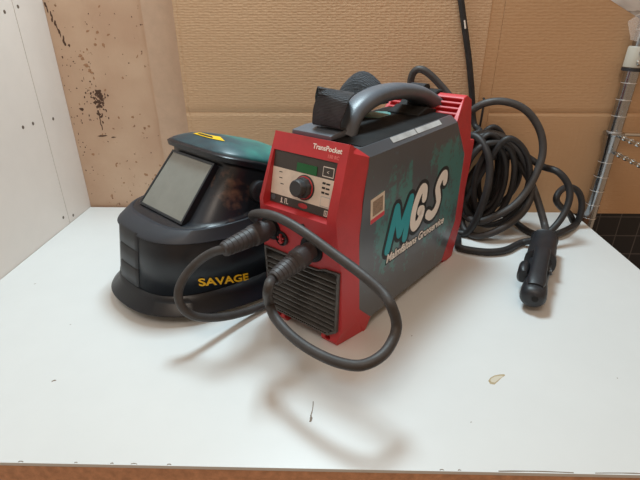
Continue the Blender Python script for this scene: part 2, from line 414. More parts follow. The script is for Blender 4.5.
# front housing: profile (u,z)
front = [(.0262, .2605), (.041, .2530), (.0515, .2425), (.0371, .150), (.0375, .130), (.0430, .0425), (.0715, .0156), (.060, .0003), (.0085, .0003), (.0035, .008), (.006, .022), (.0035, .115), (-.002, .155), (-.0035, .182)]
fh = obj('front_frame', prism(front, -.0650, .0650), M['red'], wd)
wedges = []
for s_ in (-1, 1):
    bmw = bmesh.new(); secs = []
    ft_ = [(.0545, -.03), (.0545, .003), (.0640, .055), (.08, .055), (.08, -.03)]; bt_ = [(.0636, -.03), (.0636, -.004), (.0653, .040), (.08, .040), (.08, -.03)]; lo_ = [(.0600, -.03), (.0600, -.004), (.0653, .046), (.08, .046), (.08, -.03)]; hi_ = [(.0552, -.03), (.0552, .024), (.0653, .050), (.08, .050), (.08, -.03)]
    for z_, sec in ((-.02, ft_), (.000, ft_), (.026, bt_), (.110, bt_), (.175, lo_), (.262, hi_), (.30, hi_)): secs.append([bmw.verts.new((s_*x_, y_, z_)) for x_, y_ in sec])
    for a, b in zip(secs, secs[1:]):
        for k in range(5): bmw.faces.new((a[k], a[(k+1) % 5], b[(k+1) % 5], b[k]))
    bmw.faces.new(secs[0]); bmw.faces.new(secs[-1]); bmesh.ops.triangulate(bmw, faces=bmw.faces); wedges.append(bmw)
    wedges.append(prism([(s_*.0665, .2419), (s_*.0545, .2532), (s_*.0545, .28), (s_*.09, .28), (s_*.09, .2419)], .030, .08, 1))      # shoulder (x, z) along u
def quadcut(front4, depth_vec):
    """front4: 4 points (v,u,z); prism by depth_vec"""
    bm = bmesh.new(); a = [bm.verts.new(Vector(p)) for p in front4]; b = [bm.verts.new(Vector(p)+Vector(depth_vec)) for p in front4]
    bm.faces.new(a); bm.faces.new(b[::-1])
    for i in range(len(a)): bm.faces.new((a[i], a[(i+1) % len(a)], b[(i+1) % len(a)], b[i]))
    return bm
# panel recess: opening z .177-.2385
pl = [(-.0520, .0135, .2345), (.0478, .0135, .2345), (.0490, .0135, .1810), (-.0500, .0135, .1810)]
def recess():
    bm = bmesh.new()
    o4 = [(-.0530, -.004, .2420), (.0500, -.004, .2420), (.0520, -.03, .1700), (-.0560, -.03, .1700)]
    i4 = [(-.0520, .0220, .2395), (.0440, .0220, .2395), (.0440, .0080, .1755), (-.0520, .0080, .1755)]
    a = [bm.verts.new(p) for p in o4]; b = [bm.verts.new(p) for p in i4]
    bm.faces.new(a); bm.faces.new(b[::-1])
    for i in range(4): bm.faces.new((a[i], a[(i+1) % 4], b[(i+1) % 4], b[i]))
    return bm
gcut = quadcut([(-.0590, -.02, .1115), (-.010, -.02, .1110), (.004, -.02, .1060), (.030, -.02, .1070), (.040, -.02, .1110), (.0605, -.02, .1120), (.0575, -.02, .0268), (.0440, -.02, .0170), (-.0440, -.02, .0170), (-.0555, -.02, .0265)], (0, .033, 0))
foot = quadcut([(-.0290, -.03, -.01), (.0290, -.03, -.01), (.0340, -.03, .0175), (-.0340, -.03, .0175)], (0, .2, 0))
sockcut = bmesh.new(); lathe(sockcut, [(-.03, .0172), (.006, .0172)], (.0200, 0, .1325), (0, 1, 0), 24)
sockcut2 = bmesh.new(); lathe(sockcut2, [(-.03, .0172), (.006, .0172)], (-.046, 0, .1430), (0, 1, 0), 24)
bmh = bmesh.new(); lathe(bmh, [(-.03, .0042), (.02, .0042)], (.043, .0, .0105), (0, 1, 0), 14)
bmh2 = bmesh.new(); lathe(bmh2, [(-.03, .0042), (.02, .0042)], (-.043, .0, .0105), (0, 1, 0), 14)
boolean(fh, wedges+[recess(), gcut, foot, sockcut, sockcut2, bmh, bmh2])
md = fh.modifiers.new('bevel', 'BEVEL'); md.width = .0021; md.segments = 2; md.limit_method = 'ANGLE'; md.angle_limit = R(28); md.harden_normals = False
# top groove above the model lettering
# control panel
PT = Vector((0, .0212, .2387)); PB = Vector((0, .0077, .1763)); ez = (PT-PB).normalized(); ex = Vector((1, 0, 0)); pn = ex.cross(ez)
PH = (PT-PB).length
def pquad(name, x0, x1, h0, h1, m, th=.0006, base=.0, parent=None, bev=0):
    bm = bmesh.new(); o_ = PB-ez*0
    # pn points towards -u (viewer)
    c = []
    for d in (base, base+th):
        for x, h in ((x0, h0), (x1, h0), (x1, h1), (x0, h1)): c.append(bm.verts.new(o_+ex*x+ez*h+nv*d))
    for f in ((0, 3, 2, 1), (4, 5, 6, 7), (0, 1, 5, 4), (1, 2, 6, 5), (2, 3, 7, 6), (3, 0, 4, 7)): bm.faces.new([c[i] for i in f])
    return obj(name, bm, m, parent or wd)
nv = pn if pn.y < 0 else -pn
panel = pquad('control_panel', -.0517, .0437, .0, PH, M['panel'], .001)
band = pquad('beige_band', -.0517, .0437, PH*.165, PH*.685, M['beige'], .0003, .001, panel); 
pquad('display', -.0140, .0165, PH*.695, PH*.86, M['lcd'], .0004, .0013, panel)['label'] = 'green display window'
pquad('button', .0250, .0405, PH*.72, PH*.90, M['white'], .0003, .0012, panel)
pquad('button', .0257, .0398, PH*.735, PH*.885, M['panel'], .0003, .0013, panel)
pquad('button', .0270, .0405, PH*.18, PH*.37, M['label'], .0003, .0014, panel)
pquad('button', .0276, .0399, PH*.195, PH*.355, M['beige'], .0003, .0015, panel)
def ptext(s_, x, h, size, m, name='marking', base=.0016):
    me = text_mesh(s_, size, .0001); place_flat(me, PB+ex*x+ez*h+nv*base, ex, ez); return link(name, me, m, panel)
ptext('<', .0310, PH*.775, .006, M['white']); ptext('>', .0320, PH*.24, .005, M['ink'])
for k in range(3):
    pquad('symbol', .0265, .0310, PH*(.60-.085*k)-.001, PH*(.60-.085*k)+.0014, M['ink'], .0002, .0013, panel)
    pquad('symbol', .0320, .0375, PH*(.60-.085*k)-.001, PH*(.60-.085*k)+.0010, M['ink'], .0002, .0013, panel)
for k, (xx, hh) in enumerate(((-.041, .60), (-.040, .49), (-.037, .38))):
    pquad('symbol', xx, xx+.005, PH*hh, PH*hh+.001, M['ink'], .0002, .0013, panel)
pquad('symbol', -.0335, -.0318, PH*.035, PH*.13, M['white'], .0002, .0011, panel)
pquad('symbol', -.0345, -.0305, PH*.03, PH*.045, M['white'], .0002, .0011, panel)
for a0, a1, h0, h1 in ((-.0275, -.0266, .03, .13), (-.0275, -.0240, .118, .13), (-.0249, -.0240, .03, .13), (-.0249, -.0215, .03, .045)):
    pquad('symbol', a0, a1, PH*h0, PH*h1, M['white'], .0002, .0011, panel)
for a0, a1, h0, h1 in ((.034, .0348, .02, .12), (.0382, .0390, .02, .12), (.034, .0390, .11, .125), (.034, .0390, .02, .032), (.0361, .0368, .04, .10)):
    pquad('symbol', a0, a1, PH*h0, PH*h1, M['white'], .0002, .0011, panel)
bm = bmesh.new(); lathe(bm, [(0, .0072), (.0003, .0072), (.0004, .003)], PB+ex*.0015+ez*PH*.085+nv*.001, nv, 28, sy=.42)
o = obj('red_badge', bm, M['red'], panel); o['label'] = 'small red oval badge'
bm = bmesh.new(); lathe(bm, [(0, .0036), (.0006, .0036), (.0007, .0026), (.0002, .0024)], PB+ex*-.0465+ez*PH*.10+nv*.0012, nv, 20)
obj('indicator_ring', bm, M['grey'], panel)
# knob
kc = PB+ex*.0012+ez*PH*.43
bm = bmesh.new(); lathe(bm, [(0, .0150), (.0012, .0150), (.002, .0138)], kc+nv*.001, nv, 32)
o = obj('knob_ring', bm, M['black'], panel)
bm = bmesh.new(); lathe(bm, [(.0019, .0138), (.0026, .0130)], kc+nv*.001, nv, 32); obj('knob_scale', bm, M['red'], panel)['label'] = 'red ring round the knob'
bm = bmesh.new()
def knobring(d, r, flut): return [bm.verts.new(kc+nv*d+(ex*math.cos(a)+ez*math.sin(a))*(r*(1-flut*(.5+.5*math.cos(9*a))))) for a in [2*math.pi*k/72 for k in range(72)]]
rs = [knobring(.002, .0128, .07), knobring(.008, .0126, .07), knobring(.009, .0100, .05), knobring(.017, .0098, 0), knobring(.0185, .0086, 0)]
for a, b in zip(rs, rs[1:]):
    for k in range(72): bm.faces.new((a[k], a[(k+1) % 72], b[(k+1) % 72], b[k]))
bm.faces.new(rs[-1]); bm.faces.new(rs[0][::-1])
obj('knob', bm, M['dgrey'], panel)
# lettering on the bezel above the panel
fe = (Vector((0, .0262, .2605))-Vector((0, -.0035, .182))).normalized(); fn = ex.cross(fe); fn = fn if fn.y < 0 else -fn
def btext(s_, x, h, w_, m, name='lettering', hh=None):
    me = text_mesh(s_, .01, .0001, offset=.00022); place_flat(me, Vector((0, -.0035, .182))+ex*x+fe*h+fn*.0002, ex, fe, w_, hh); return link(name, me, m, wd)
btext('TransPocket', .0060, .0722, .0415, M['white'])
btext('150 RC', .0300, .0652, .0155, mat('faded_print', srgb(222, 120, 118), .5))
# front grille
bm = bmesh.new()
gp = [(-.0615, .1125), (-.0100, .1118), (.004, .1066), (.030, .1076), (.040, .1118), (.0622, .1128), (.0590, .0262), (.0448, .0160), (-.0448, .0160), (-.0575, .0262)]
gi = [(x*.945, .064+(z-.064)*.955) for x, z in gp]
o4 = [bm.verts.new((x, .0008, z)) for x, z in gp]; i4 = [bm.verts.new((x, .0008, z)) for x, z in gi]; b4 = [bm.verts.new((x, .009, z)) for x, z in gi]; e4 = [bm.verts.new((x, .0145, z)) for x, z in gp]
k = len(gp)
for i in range(k):
    j = (i+1) % k
    bm.faces.new((o4[i], o4[j], i4[j], i4[i])); bm.faces.new((i4[i], i4[j], b4[j], b4[i])); bm.faces.new((o4[i], e4[i], e4[j], o4[j]))
bm.faces.new(b4[::-1]); bm.faces.new(e4)
gr = obj('front_grille', bm, M['grille'], wd)
for i in range(11):
    z = .1015-.0078*i-.0
    hwid = .0580-(.1015-z)*.035 if z > .03 else .0475
    bm = prism([(.0070, z-.0010), (.0004, z-.0034), (-.0002, z-.0012), (.0070, z+.0012)], -hwid, hwid)
    obj('slat', bm, M['grille'], gr)
# sockets
def socket(x, z):
    bm = bmesh.new(); lathe(bm, [(-.006, .0169), (-.0045, .0169), (-.002, .0160), (-.002, .0125), (.004, .0120)], (x, .006, z), (0, 1, 0), 28)
    lathe(bm, [(-.006, .0169), (.0, .0169)], (x, .006, z), (0, 1, 0), 28)
    return obj('socket', bm, M['black'], wd)
socket(-.046, .1430); socket(.0200, .1325)
# round torch connector between them
bm = bmesh.new(); lathe(bm, [(0, .0100), (.0035, .0098), (.0040, .0086), (.0015, .0080)], (-.0270, .001, .1335), (0, -1, .0), 24)
cn = obj('connector', bm, M['black'], wd)
bm = bmesh.new()
for k in range(5):
    a = 2*math.pi*k/5+.3; lathe(bm, [(0, .0012), (.0035, .0012)], (-.0270+.0045*math.cos(a), -.0005, .1335+.0045*math.sin(a)), (0, -1, 0), 8)
bx(bm, -.0285, -.0255, -.0040, -.001, .1270, .1400)
obj('connector_key', bm, M['red'], cn)
bm = bmesh.new(); lathe(bm, [(0, .0028), (.0008, .0026)], (.0105, -.0026, .1620), (0, -1, 0), 14); obj('rivet', bm, M['black'], wd)

# shell (side panels + lower body)
prof = [(.0495, .2425), (.0368, .150), (.0372, .130), (.0425, .0425), (.0700, .0160), (.2918, .0085), (.3258, .0703), (.3272, .1858), (.2850, .2430)]
bm = bmesh.new(); SW = .0650; TW = .0550; TZ = .0095
def ringp(x, pr): return [bm.verts.new((x, p[0], p[1])) for p in pr]
def lift(pr, dz):  # only the two top corners rise to form the bevel
    q = list(pr); q[0] = (pr[0][0]-.008, pr[0][1]+dz); q[-1] = (pr[-1][0]-.004, pr[-1][1]+dz); return q
rl = [ringp(-TW, lift(prof, TZ)), ringp(-SW, prof), ringp(SW, prof), ringp(TW, lift(prof, TZ))]
# body between the bevels
top = rl[0], rl[3]
k = len(prof)
bm.faces.new(rl[1]); bm.faces.new(rl[2][::-1])
for i in range(k-1): bm.faces.new((rl[1][i], rl[1][i+1], rl[2][i+1], rl[2][i]))
for v in set(rl[0]+rl[3])-{rl[0][0], rl[0][-1], rl[3][0], rl[3][-1]}: bm.verts.remove(v)
bm.faces.new((rl[1][0], rl[1][-1], rl[0][-1], rl[0][0])); bm.faces.new((rl[2][0], rl[3][0], rl[3][-1], rl[2][-1]))
bm.faces.new((rl[0][0], rl[0][-1], rl[3][-1], rl[3][0]))
bm.faces.new((rl[1][0], rl[0][0], rl[3][0], rl[2][0])); bm.faces.new((rl[1][-1], rl[2][-1], rl[3][-1], rl[0][-1]))
# side material: slate with worn teal graphics
m = bpy.data.materials.new('slate_with_teal'); m.use_nodes = True; N = m.node_tree.nodes; L = m.node_tree.links
b = N['Principled BSDF']; b.inputs['Roughness'].default_value = .36; b.inputs['Coat Weight'].default_value = .5; b.inputs['Coat Roughness'].default_value = .22
tc = N.new('ShaderNodeTexCoord'); sep = N.new('ShaderNodeSeparateXYZ'); L.new(tc.outputs['Object'], sep.inputs[0])
mp = N.new('ShaderNodeMapping'); mp.inputs['Scale'].default_value = (1, 30, 13); L.new(tc.outputs['Object'], mp.inputs[0])
n1 = N.new('ShaderNodeTexNoise'); n1.inputs['Scale'].default_value = 1; n1.inputs['Detail'].default_value = 5; n1.inputs['Roughness'].default_value = .6; L.new(mp.outputs[0], n1.inputs['Vector'])
n2 = N.new('ShaderNodeTexNoise'); n2.inputs['Scale'].default_value = 160; n2.inputs['Detail'].default_value = 3; L.new(tc.outputs['Object'], n2.inputs['Vector'])
def ramp(sock, stops):
    r = N.new('ShaderNodeValToRGB'); L.new(sock, r.inputs['Fac']); e = r.color_ramp.elements
    while len(e) < len(stops): e.new(.5)
    for q, (p_, c_) in zip(e, stops): q.position = p_; q.color = (c_, c_, c_, 1)
    return r.outputs['Color']
def math_(op, a, b_):
    q = N.new('ShaderNodeMath'); q.operation = op
    for i, s_ in enumerate((a, b_)):
        if isinstance(s_, (int, float)): q.inputs[i].default_value = s_
        else: L.new(s_, q.inputs[i])
    return q.outputs[0]
uu = sep.outputs['Y']; zz = sep.outputs['Z']
mu_ = ramp(math_('MULTIPLY', uu, 2.5), [(.13, .1), (.22, .85), (.36, .60), (.50, .45), (.66, .95), (.80, .75)])
mz_ = ramp(math_('MULTIPLY', zz, 3.5), [(.05, .25), (.2, .7), (.62, 1), (.74, .75), (.84, .1)])
mask = math_('MULTIPLY', mu_, mz_)
s1 = math_('ADD', math_('MULTIPLY', n1.outputs['Fac'], .85), math_('MULTIPLY', n2.outputs['Fac'], .42))
s2 = math_('ADD', s1, math_('MULTIPLY', mask, .50))
msk = ramp(s2, [(.90, 0), (.97, .6), (1.10, 1)])
sd = math_('GREATER_THAN', sep.outputs['X'], .0645)
msk = math_('MULTIPLY', msk, sd)
cm = N.new('ShaderNodeMix'); cm.data_type = 'RGBA'; cm.inputs['A'].default_value = srgb(74, 79, 86); cm.inputs['B'].default_value = srgb(62, 120, 118)
L.new(msk, cm.inputs['Factor']); L.new(cm.outputs['Result'], b.inputs['Base Color'])
shell = obj('body_shell', bevel(bm, .0010, 1, 20), m, wd, 12)
shell['label'] = 'dark slate side shell with worn teal graphics'
# deck between the side bevels
bm = bmesh.new(); nn = 14
deck = []
for i in range(nn+1):
    u_ = .052+(.281-.052)*i/nn
    deck.append([bm.verts.new((x, u_, .2521+z)) for x, z in ((-.0535, .0), (-.0515, .0009), (-.030, .0014), (0, .0018), (.030, .0014), (.0515, .0009), (.0535, .0))])
for a, b in zip(deck, deck[1:]):
    for j in range(6): bm.faces.new((a[j], a[j+1], b[j+1], b[j]))
m = mat('worn_deck', srgb(15, 15, 16), .65, spec=.2, col2=srgb(32, 32, 33), vscale=25, bump=.25, bscale=400)
obj('top_deck', bm, m, wd)
def slab(name, corners, th, m, parent=wd):
    bm = bmesh.new(); c = [Vector(p) for p in corners]; n_ = (c[1]-c[0]).cross(c[2]-c[1]).normalized()
    if n_.z < 0: n_ = -n_
    a = [bm.verts.new(p-n_*.0001) for p in c]; b = [bm.verts.new(p+n_*th) for p in c]; bm.faces.new(a[::-1]); bm.faces.new(b)
    for i in range(len(c)): bm.faces.new((a[i], a[(i+1) % len(c)], b[(i+1) % len(c)], b[i]))
    return obj(name, bm, m, parent)
# label strip along the bevel: bevel runs (x .065,z .2425)->(x .050,z .255)
def bev(u_, f): return (.0650-.0095*f, u_, .2430+.0091*f)
slab('label_strip', [bev(.108, .42), bev(.168, .42), bev(.168, 1), bev(.108, 1)], .0003, M['label'])['label'] = 'pale worn label strip'
slab('label_strip', [bev(.170, .42), bev(.240, .42), bev(.240, 1), bev(.170, 1)], .0003, M['label'])['label'] = 'pale worn label strip'
bm = bmesh.new(); pp = [(-.046, .186), (-.047, .215), (-.040, .232), (-.024, .240), (-.012, .222), (-.013, .192), (-.030, .184)]
a = [bm.verts.new((x, u_, .2541)) for x, u_ in pp]; b = [bm.verts.new((x, u_, .2530)) for x, u_ in pp]; bm.faces.new(a)
for i in range(7): bm.faces.new((a[i], a[(i+1) % 7], b[(i+1) % 7], b[i]))
obj('worn_patch', bm, mat('teal_worn_paint', srgb(96, 150, 146), .4, vary=.2, vscale=60), wd)['label'] = 'pale teal worn patch of the deck'
# stickers and lettering on the right side
SX = .0652
def sidepoly(name, pts, m, th=.0003, base=0, parent=wd):
    bm = bmesh.new(); a = [bm.verts.new((.0650+base, u_, z)) for u_, z in pts]; b = [bm.verts.new((.0650+base+th, u_, z)) for u_, z in pts]
    bm.faces.new(a[::-1]); bm.faces.new(b)
    for i in range(len(a)): bm.faces.new((a[i], a[(i+1) % len(a)], b[(i+1) % len(a)], b[i]))
    return obj(name, bm, m, parent)
st = sidepoly('sticker', [(.0590, .1570), (.0900, .1605), (.0880, .1925), (.0575, .1890)], M['sticker'])
st['label'] = 'small beige sticker with red lower edge'
sidepoly('sticker_edge', [(.0590, .1570), (.0900, .1605), (.0896, .1660), (.0587, .1625)], mat('sticker_red', srgb(205, 58, 72), .5), .0002, .0003, st)
sidepoly('sticker_print', [(.0630, .1660), (.0855, .1685), (.0845, .1880), (.0620, .1855)], M['smudge'], .0002, .0003, st)
def sidestroke(name, lines, wdt, m, base, th=.0003):
    me = strokes([[(u_, z) for u_, z in ln] for ln in lines], wdt, th)
    for v in me.vertices: v.co = Vector((.0650+base+v.co.z, v.co.x, v.co.y))
    return link(name, me, m, wd)
Ml = [[(.1035, .104), (.1220, .158)], [(.1220, .158), (.1330, .118)], [(.1330, .118), (.1590, .161)], [(.1590, .161), (.1490, .106)]]
Gl = [[(.1990, .150), (.1980, .163), (.1880, .166), (.1740, .148), (.1690, .124), (.1760, .113), (.1880, .117), (.1960, .131), (.1880, .134)]]
Sl = [[(.2640, .158), (.2620, .168), (.2510, .168), (.2400, .155), (.2440, .143), (.2480, .130), (.2400, .117), (.2270, .113), (.2150, .119)]]
sidestroke('lettering', Ml+Gl+Sl, .0262, M['ink'], .0000, .0002)['label'] = 'black outline behind the big letters'
sidestroke('lettering', Ml, .0145, M['teal'], .0002)['label'] = 'teal letter M'
sidestroke('lettering', Gl, .0150, M['white'], .0002)['label'] = 'white letter G'
sidestroke('lettering', Sl, .0150, M['white'], .0002)['label'] = 'white letter S'
me = text_mesh('Malmfältens Gruvservice', .012, .0001, offset=.0014, shear=.2); place_flat(me, (.0651, .1010, .0840), (0, 1, .0), (0, 0, 1), .178, None)
link('lettering', me, M['ink'], wd)
me = text_mesh('Malmfältens Gruvservice', .012, .0001, offset=.0003, shear=.2); place_flat(me, (.0653, .1030, .0845), (0, 1, .0), (0, 0, 1), .174, None)
link('lettering', me, M['white'], wd)['label'] = 'white brush lettering'

# rear housing
rear = [(.2830, .2440), (.3150, .2730), (.3270, .2755), (.3420, .2680), (.3440, .2050), (.3600, .2030), (.3600, .1950), (.3560, .1500), (.3500, .120), (.3520, .062), (.3300, .0003), (.3100, .0003), (.2900, .0090), (.3250, .0700), (.3268, .1858)]
bm = prism(rear, -.0655, .0655)
for v in bm.verts:
    if v.co.z > .244: v.co.x *= 1-.10*min(1, (v.co.z-.244)/.03)
    if v.co.z > .265: v.co.y -= .003
bmesh.ops.triangulate(bm, faces=[f for f in bm.faces if len(f.verts) > 4])
rh = obj('rear_frame', bm, M['red'], wd)
cuts = []
d_ = (Vector((0, .3150, .2730))-Vector((0, .2830, .2440))); dn = d_.normalized()
nr = Vector((0, -dn.z, dn.y))
for s0, s1 in ((.020, .057), (-.057, -.020)):
    for k in range(4):
        c0 = Vector((0, .2830, .2440))+dn*(.0055+.0093*k)
        P4 = [c0+ex*s0+nr*.006, c0+ex*s1+nr*.006, c0+dn*.0052+ex*s1+nr*.006, c0+dn*.0052+ex*s0+nr*.006]
        cuts.append(quadcut(P4, -nr*.014))
boolean(rh, cuts)
bm = bmesh.new()
for s_ in (-1, 1): bx(bm, s_*.052-.012, s_*.052+.012, .285, .345, .0, .004)
bm2 = box(-.058, .058, .332, .3625, .188, .199); bm2.free()
for s_ in (-1, 1):
    obj('rear_foot', bevel(box(s_*.050-.013, s_*.050+.013, .300, .335, .0003, .012), .001, 1), M['red'], wd)
md = rh.modifiers.new('bevel', 'BEVEL'); md.width = .001; md.segments = 1; md.limit_method = 'ANGLE'; md.angle_limit = R(40)
for z0 in [.06+.012*k for k in range(10)]: pass
# handle
hp = catmull([(.080, .252), (.088, .264), (.102, .2755), (.125, .2850), (.155, .2895), (.195, .2895), (.235, .284), (.270, .2750), (.300, .2640), (.318, .2600)] and
             [(0, a, b) for a, b in ((.084, .2500), (.094, .2640), (.110, .2765), (.135, .2858), (.165, .2900), (.200, .2902), (.235, .2868), (.268, .2795), (.294, .2690), (.312, .2600))], 8)
bm = bmesh.new(); rings = []; seg = 24
for i, p in enumerate(hp):
    f = i/(len(hp)-1); t_ = (hp[min(i+1, len(hp)-1)]-hp[max(i-1, 0)]).normalized(); n_ = Vector((1, 0, 0)).cross(t_).normalized()
    a1 = .0165+.004*max(0, 1-f*5)+.011*max(0, f*2.4-1.4); b1 = .0112+.004*max(0, 1-f*6)+.002*max(0, f*3-2)
    ring = []
    for k in range(seg):
        a = 2*math.pi*k/seg; c, s_ = math.cos(a), math.sin(a)
        c = math.copysign(abs(c)**.8, c); s_ = math.copysign(abs(s_)**.8, s_)
        ring.append(bm.verts.new(p+Vector((1, 0, 0))*c*a1+n_*s_*b1))
    rings.append(ring)
for a, b in zip(rings, rings[1:]):
    for k in range(seg): bm.faces.new((a[k], a[(k+1) % seg], b[(k+1) % seg], b[k]))
bm.faces.new(rings[0][::-1]); bm.faces.new(rings[-1])
obj('handle', bm, M['grey'], wd, 60)
obj('handle_base', bevel(prism([(.046, .2540), (.046, .2595), (.072, .2620), (.092, .2610), (.097, .2540)], -.0470, .0140), .0015, 2), M['grey'], wd)
obj('handle_mount', bevel(prism([(.236, .2560), (.262, .2630), (.292, .2560), (.300, .2620), (.318, .2560), (.300, .2520), (.236, .2520)][0:3]+[(.290, .2500), (.236, .2500)], -.0270, .0260), .0012, 1), M['pit'], wd)
obj('cable_gland', bevel(prism([(.262, .2520), (.280, .2580), (.309, .2765), (.318, .2790), (.334, .2790), (.336, .2600), (.300, .2450)], -.0350, .0140), .0015, 1), M['pit'], wd)
# strap
def ribbon(name, pts, width, parent, m, th=.0016, n=10):
    """pts: (x,y,z, wx,wy,wz, [width]) centre and width direction"""
    C = catmull([p[:3] for p in pts], n); Wd = catmull([p[3:6] for p in pts], n)
    Wl = catmull([((p[6] if len(p) > 6 else width), (p[7] if len(p) > 7 else 0), 0) for p in pts], n)
    bm = bmesh.new(); rings = []; K = 9
    for i in range(len(C)):
        t_ = (C[min(i+1, len(C)-1)]-C[max(i-1, 0)]).normalized(); w_ = Wd[i]-t_*Wd[i].dot(t_); w_.normalize(); nn_ = t_.cross(w_); ww = Wl[i].x
        dr = Vector((0, 0, -Wl[i].y))
        row = [bm.verts.new(C[i]+w_*ww*(k/(K-1)-.5)+nn_*th/2+dr*(2*k/(K-1)-1)**2) for k in range(K)]+[bm.verts.new(C[i]+w_*ww*(k/(K-1)-.5)-nn_*th/2+dr*(2*k/(K-1)-1)**2) for k in range(K-1, -1, -1)]
        rings.append(row)
    for a, b in zip(rings, rings[1:]):
        for k in range(2*K): bm.faces.new((a[k], a[(k+1) % (2*K)], b[(k+1) % (2*K)], b[k]))
    bm.faces.new(rings[0][::-1]); bm.faces.new(rings[-1])
    return obj(name, bm, m, parent, 50)
m = M['strap']; N = m.node_tree.nodes; L = m.node_tree.links
vv = N.new('ShaderNodeTexVoronoi'); vv.inputs['Scale'].default_value = 620; vv.inputs['Randomness'].default_value = .15
tcs = N.new('ShaderNodeTexCoord'); L.new(tcs.outputs['Object'], vv.inputs['Vector']); bps = N.new('ShaderNodeBump'); bps.inputs['Strength'].default_value = .9; bps.inputs['Distance'].default_value = .004
L.new(vv.outputs['Distance'], bps.inputs['Height']); L.new(bps.outputs['Normal'], N['Principled BSDF'].inputs['Normal'])
STRAP = [(-.006, .072, .2640, 1, 0, 0), (-.005, .062, .2670, 1, 0, 0), (-.003, .0600, .280, 1, 0, -.05), (.003, .0600, .292, 1, 0, -.12), (.005, .0625, .301, 1, 0, -.17), (.001, .073, .3050, 1, 0, -.17),
 (-.014, .088, .303, 1, .2, 0), (-.034, .108, .285, 1, .3, 0), (-.044, .130, .268, 1, .2, 0, .048), (-.048, .155, .264, 1, 0, 0, .052), (-.048, .175, .268, 1, 0, 0, .056), (-.048, .182, .285, 1, 0, 0, .058, .004), (-.048, .188, .303, 1, 0, 0, .060, .014), (-.048, .200, .313, 1, 0, 0, .060, .018), (-.048, .213, .303, 1, 0, 0, .058, .012), (-.046, .218, .285, 1, 0, 0, .054), (-.040, .226, .264, 1, 0, 0, .046)]
ribbon('carrying_strap', STRAP, .042, wd, m)
import math as _m
roll = []
for k in range(26):
    a = 2*_m.pi*k/10; rr = .0035+.00042*k
    roll.append((-.0205, .320+rr*.9*_m.cos(a), .2800+rr*.5*_m.sin(a), 1, 0, 0))
ribbon('strap_end', roll, .026, wd, m, n=4)

# ============================================================ CABLES WITH PLUGS
def plug_mesh(p0, p1, m_):
    """grooved bayonet plug grip from socket p0 outwards to p1 (world)"""
    p0 = Vector(p0); p1 = Vector(p1); ax = (p1-p0); Ln = ax.length
    bm = bmesh.new(); prof = [(0, .0118), (.012, .0118), (.0125, .0146)]
    prof += [(Ln*.40, .0148), (Ln*.42, .0136)]
    st_ = Ln*.44; n_ = 6; step = (Ln*.97-st_)/n_
    for i in range(n_):
        rr = .0136-.0034*((i+.5)/n_)**1.2
        prof += [(st_+step*i, rr), (st_+step*(i+.78), rr-.0003), (st_+step*(i+.82), rr-.0010), (st_+step*(i+.98), rr-.0010)]
    prof += [(Ln, .0085)]
    lathe(bm, [(d_, r_*.93) for d_, r_ in prof], p0, ax, 28); return bm
def MW(v, u_, z):
    return Vector((MPx+u_*math.sin(MA)+v*math.cos(MA), MPy+u_*math.cos(MA)-v*math.sin(MA), z))
ca = thing('welding_cable', 'dark cable from left socket looping low beside the black welding mask', 'cable')
obj('plug', plug_mesh(MW(-.046, -.0005, .1430), MW(-.0515, -.0745, .1392), 0), M['plug'], ca)
obj('cable', cable_mesh([(-0.1151,0.4918,0.14),(-0.1248,0.4842,0.1392),(-0.1413,0.4885,0.132),(-0.1619,0.4901,0.117),(-0.1791,0.4833,0.098),(-0.1854,0.4754,0.08),(-0.1799,0.4726,0.06),(-0.1668,0.4779,0.046),(-0.1455,0.5024,0.028),(-0.122,0.5316,0.015),(-0.0983,0.5587,0.0085),(-0.0797,0.5782,0.0075),(-0.0371,0.6337,0.0075),(0.0238,0.713,0.0075),(0.0847,0.7923,0.0075),(0.1334,0.8558,0.0075),(0.1764,0.8732,0.0075)], .0055, 16), M['rubber'], ca)
cbb = thing('welding_cable', 'dark cable from right socket in a big loop across the front of the welding machine', 'cable')
obj('plug', plug_mesh(MW(.0200, -.0005, .1325), MW(.0190, -.0640, .1215), 0), M['plug'], cbb)
obj('cable', cable_mesh([(-0.0583,0.4533,0.1245),(-0.0658,0.4452,0.1205),(-0.0653,0.4272,0.128),(-0.0676,0.4238,0.1187),(-0.0696,0.4426,0.092),(-0.0608,0.4222,0.086),(-0.0355,0.3908,0.081),(-0.0037,0.3644,0.08),(0.0253,0.35,0.083),(0.0425,0.3517,0.088),(0.0569,0.3636,0.093),(0.0673,0.3832,0.105),(0.0602,0.3875,0.1284),(0.0523,0.4012,0.1347),(0.0383,0.4156,0.1412),(0.0227,0.4302,0.147),(0.0037,0.4461,0.1539),(-0.0174,0.4622,0.1627),(-0.0394,0.4791,0.1706),(-0.0615,0.4961,0.1748),(-0.0795,0.5086,0.1744),(-0.0978,0.5366,0.161),(-0.1003,0.5498,0.152),(-0.0947,0.5644,0.14),(-0.0813,0.5794,0.132),(-0.0623,0.6026,0.124),(-0.0318,0.6422,0.105),(-0.0014,0.6819,0.07),(0.0291,0.7215,0.035),(0.0542,0.7527,0.0225),(0.0847,0.7923,0.0222),(0.1273,0.8478,0.0222),(0.1624,0.8713,0.022)], .0056, 16), M['rubber'], cbb)

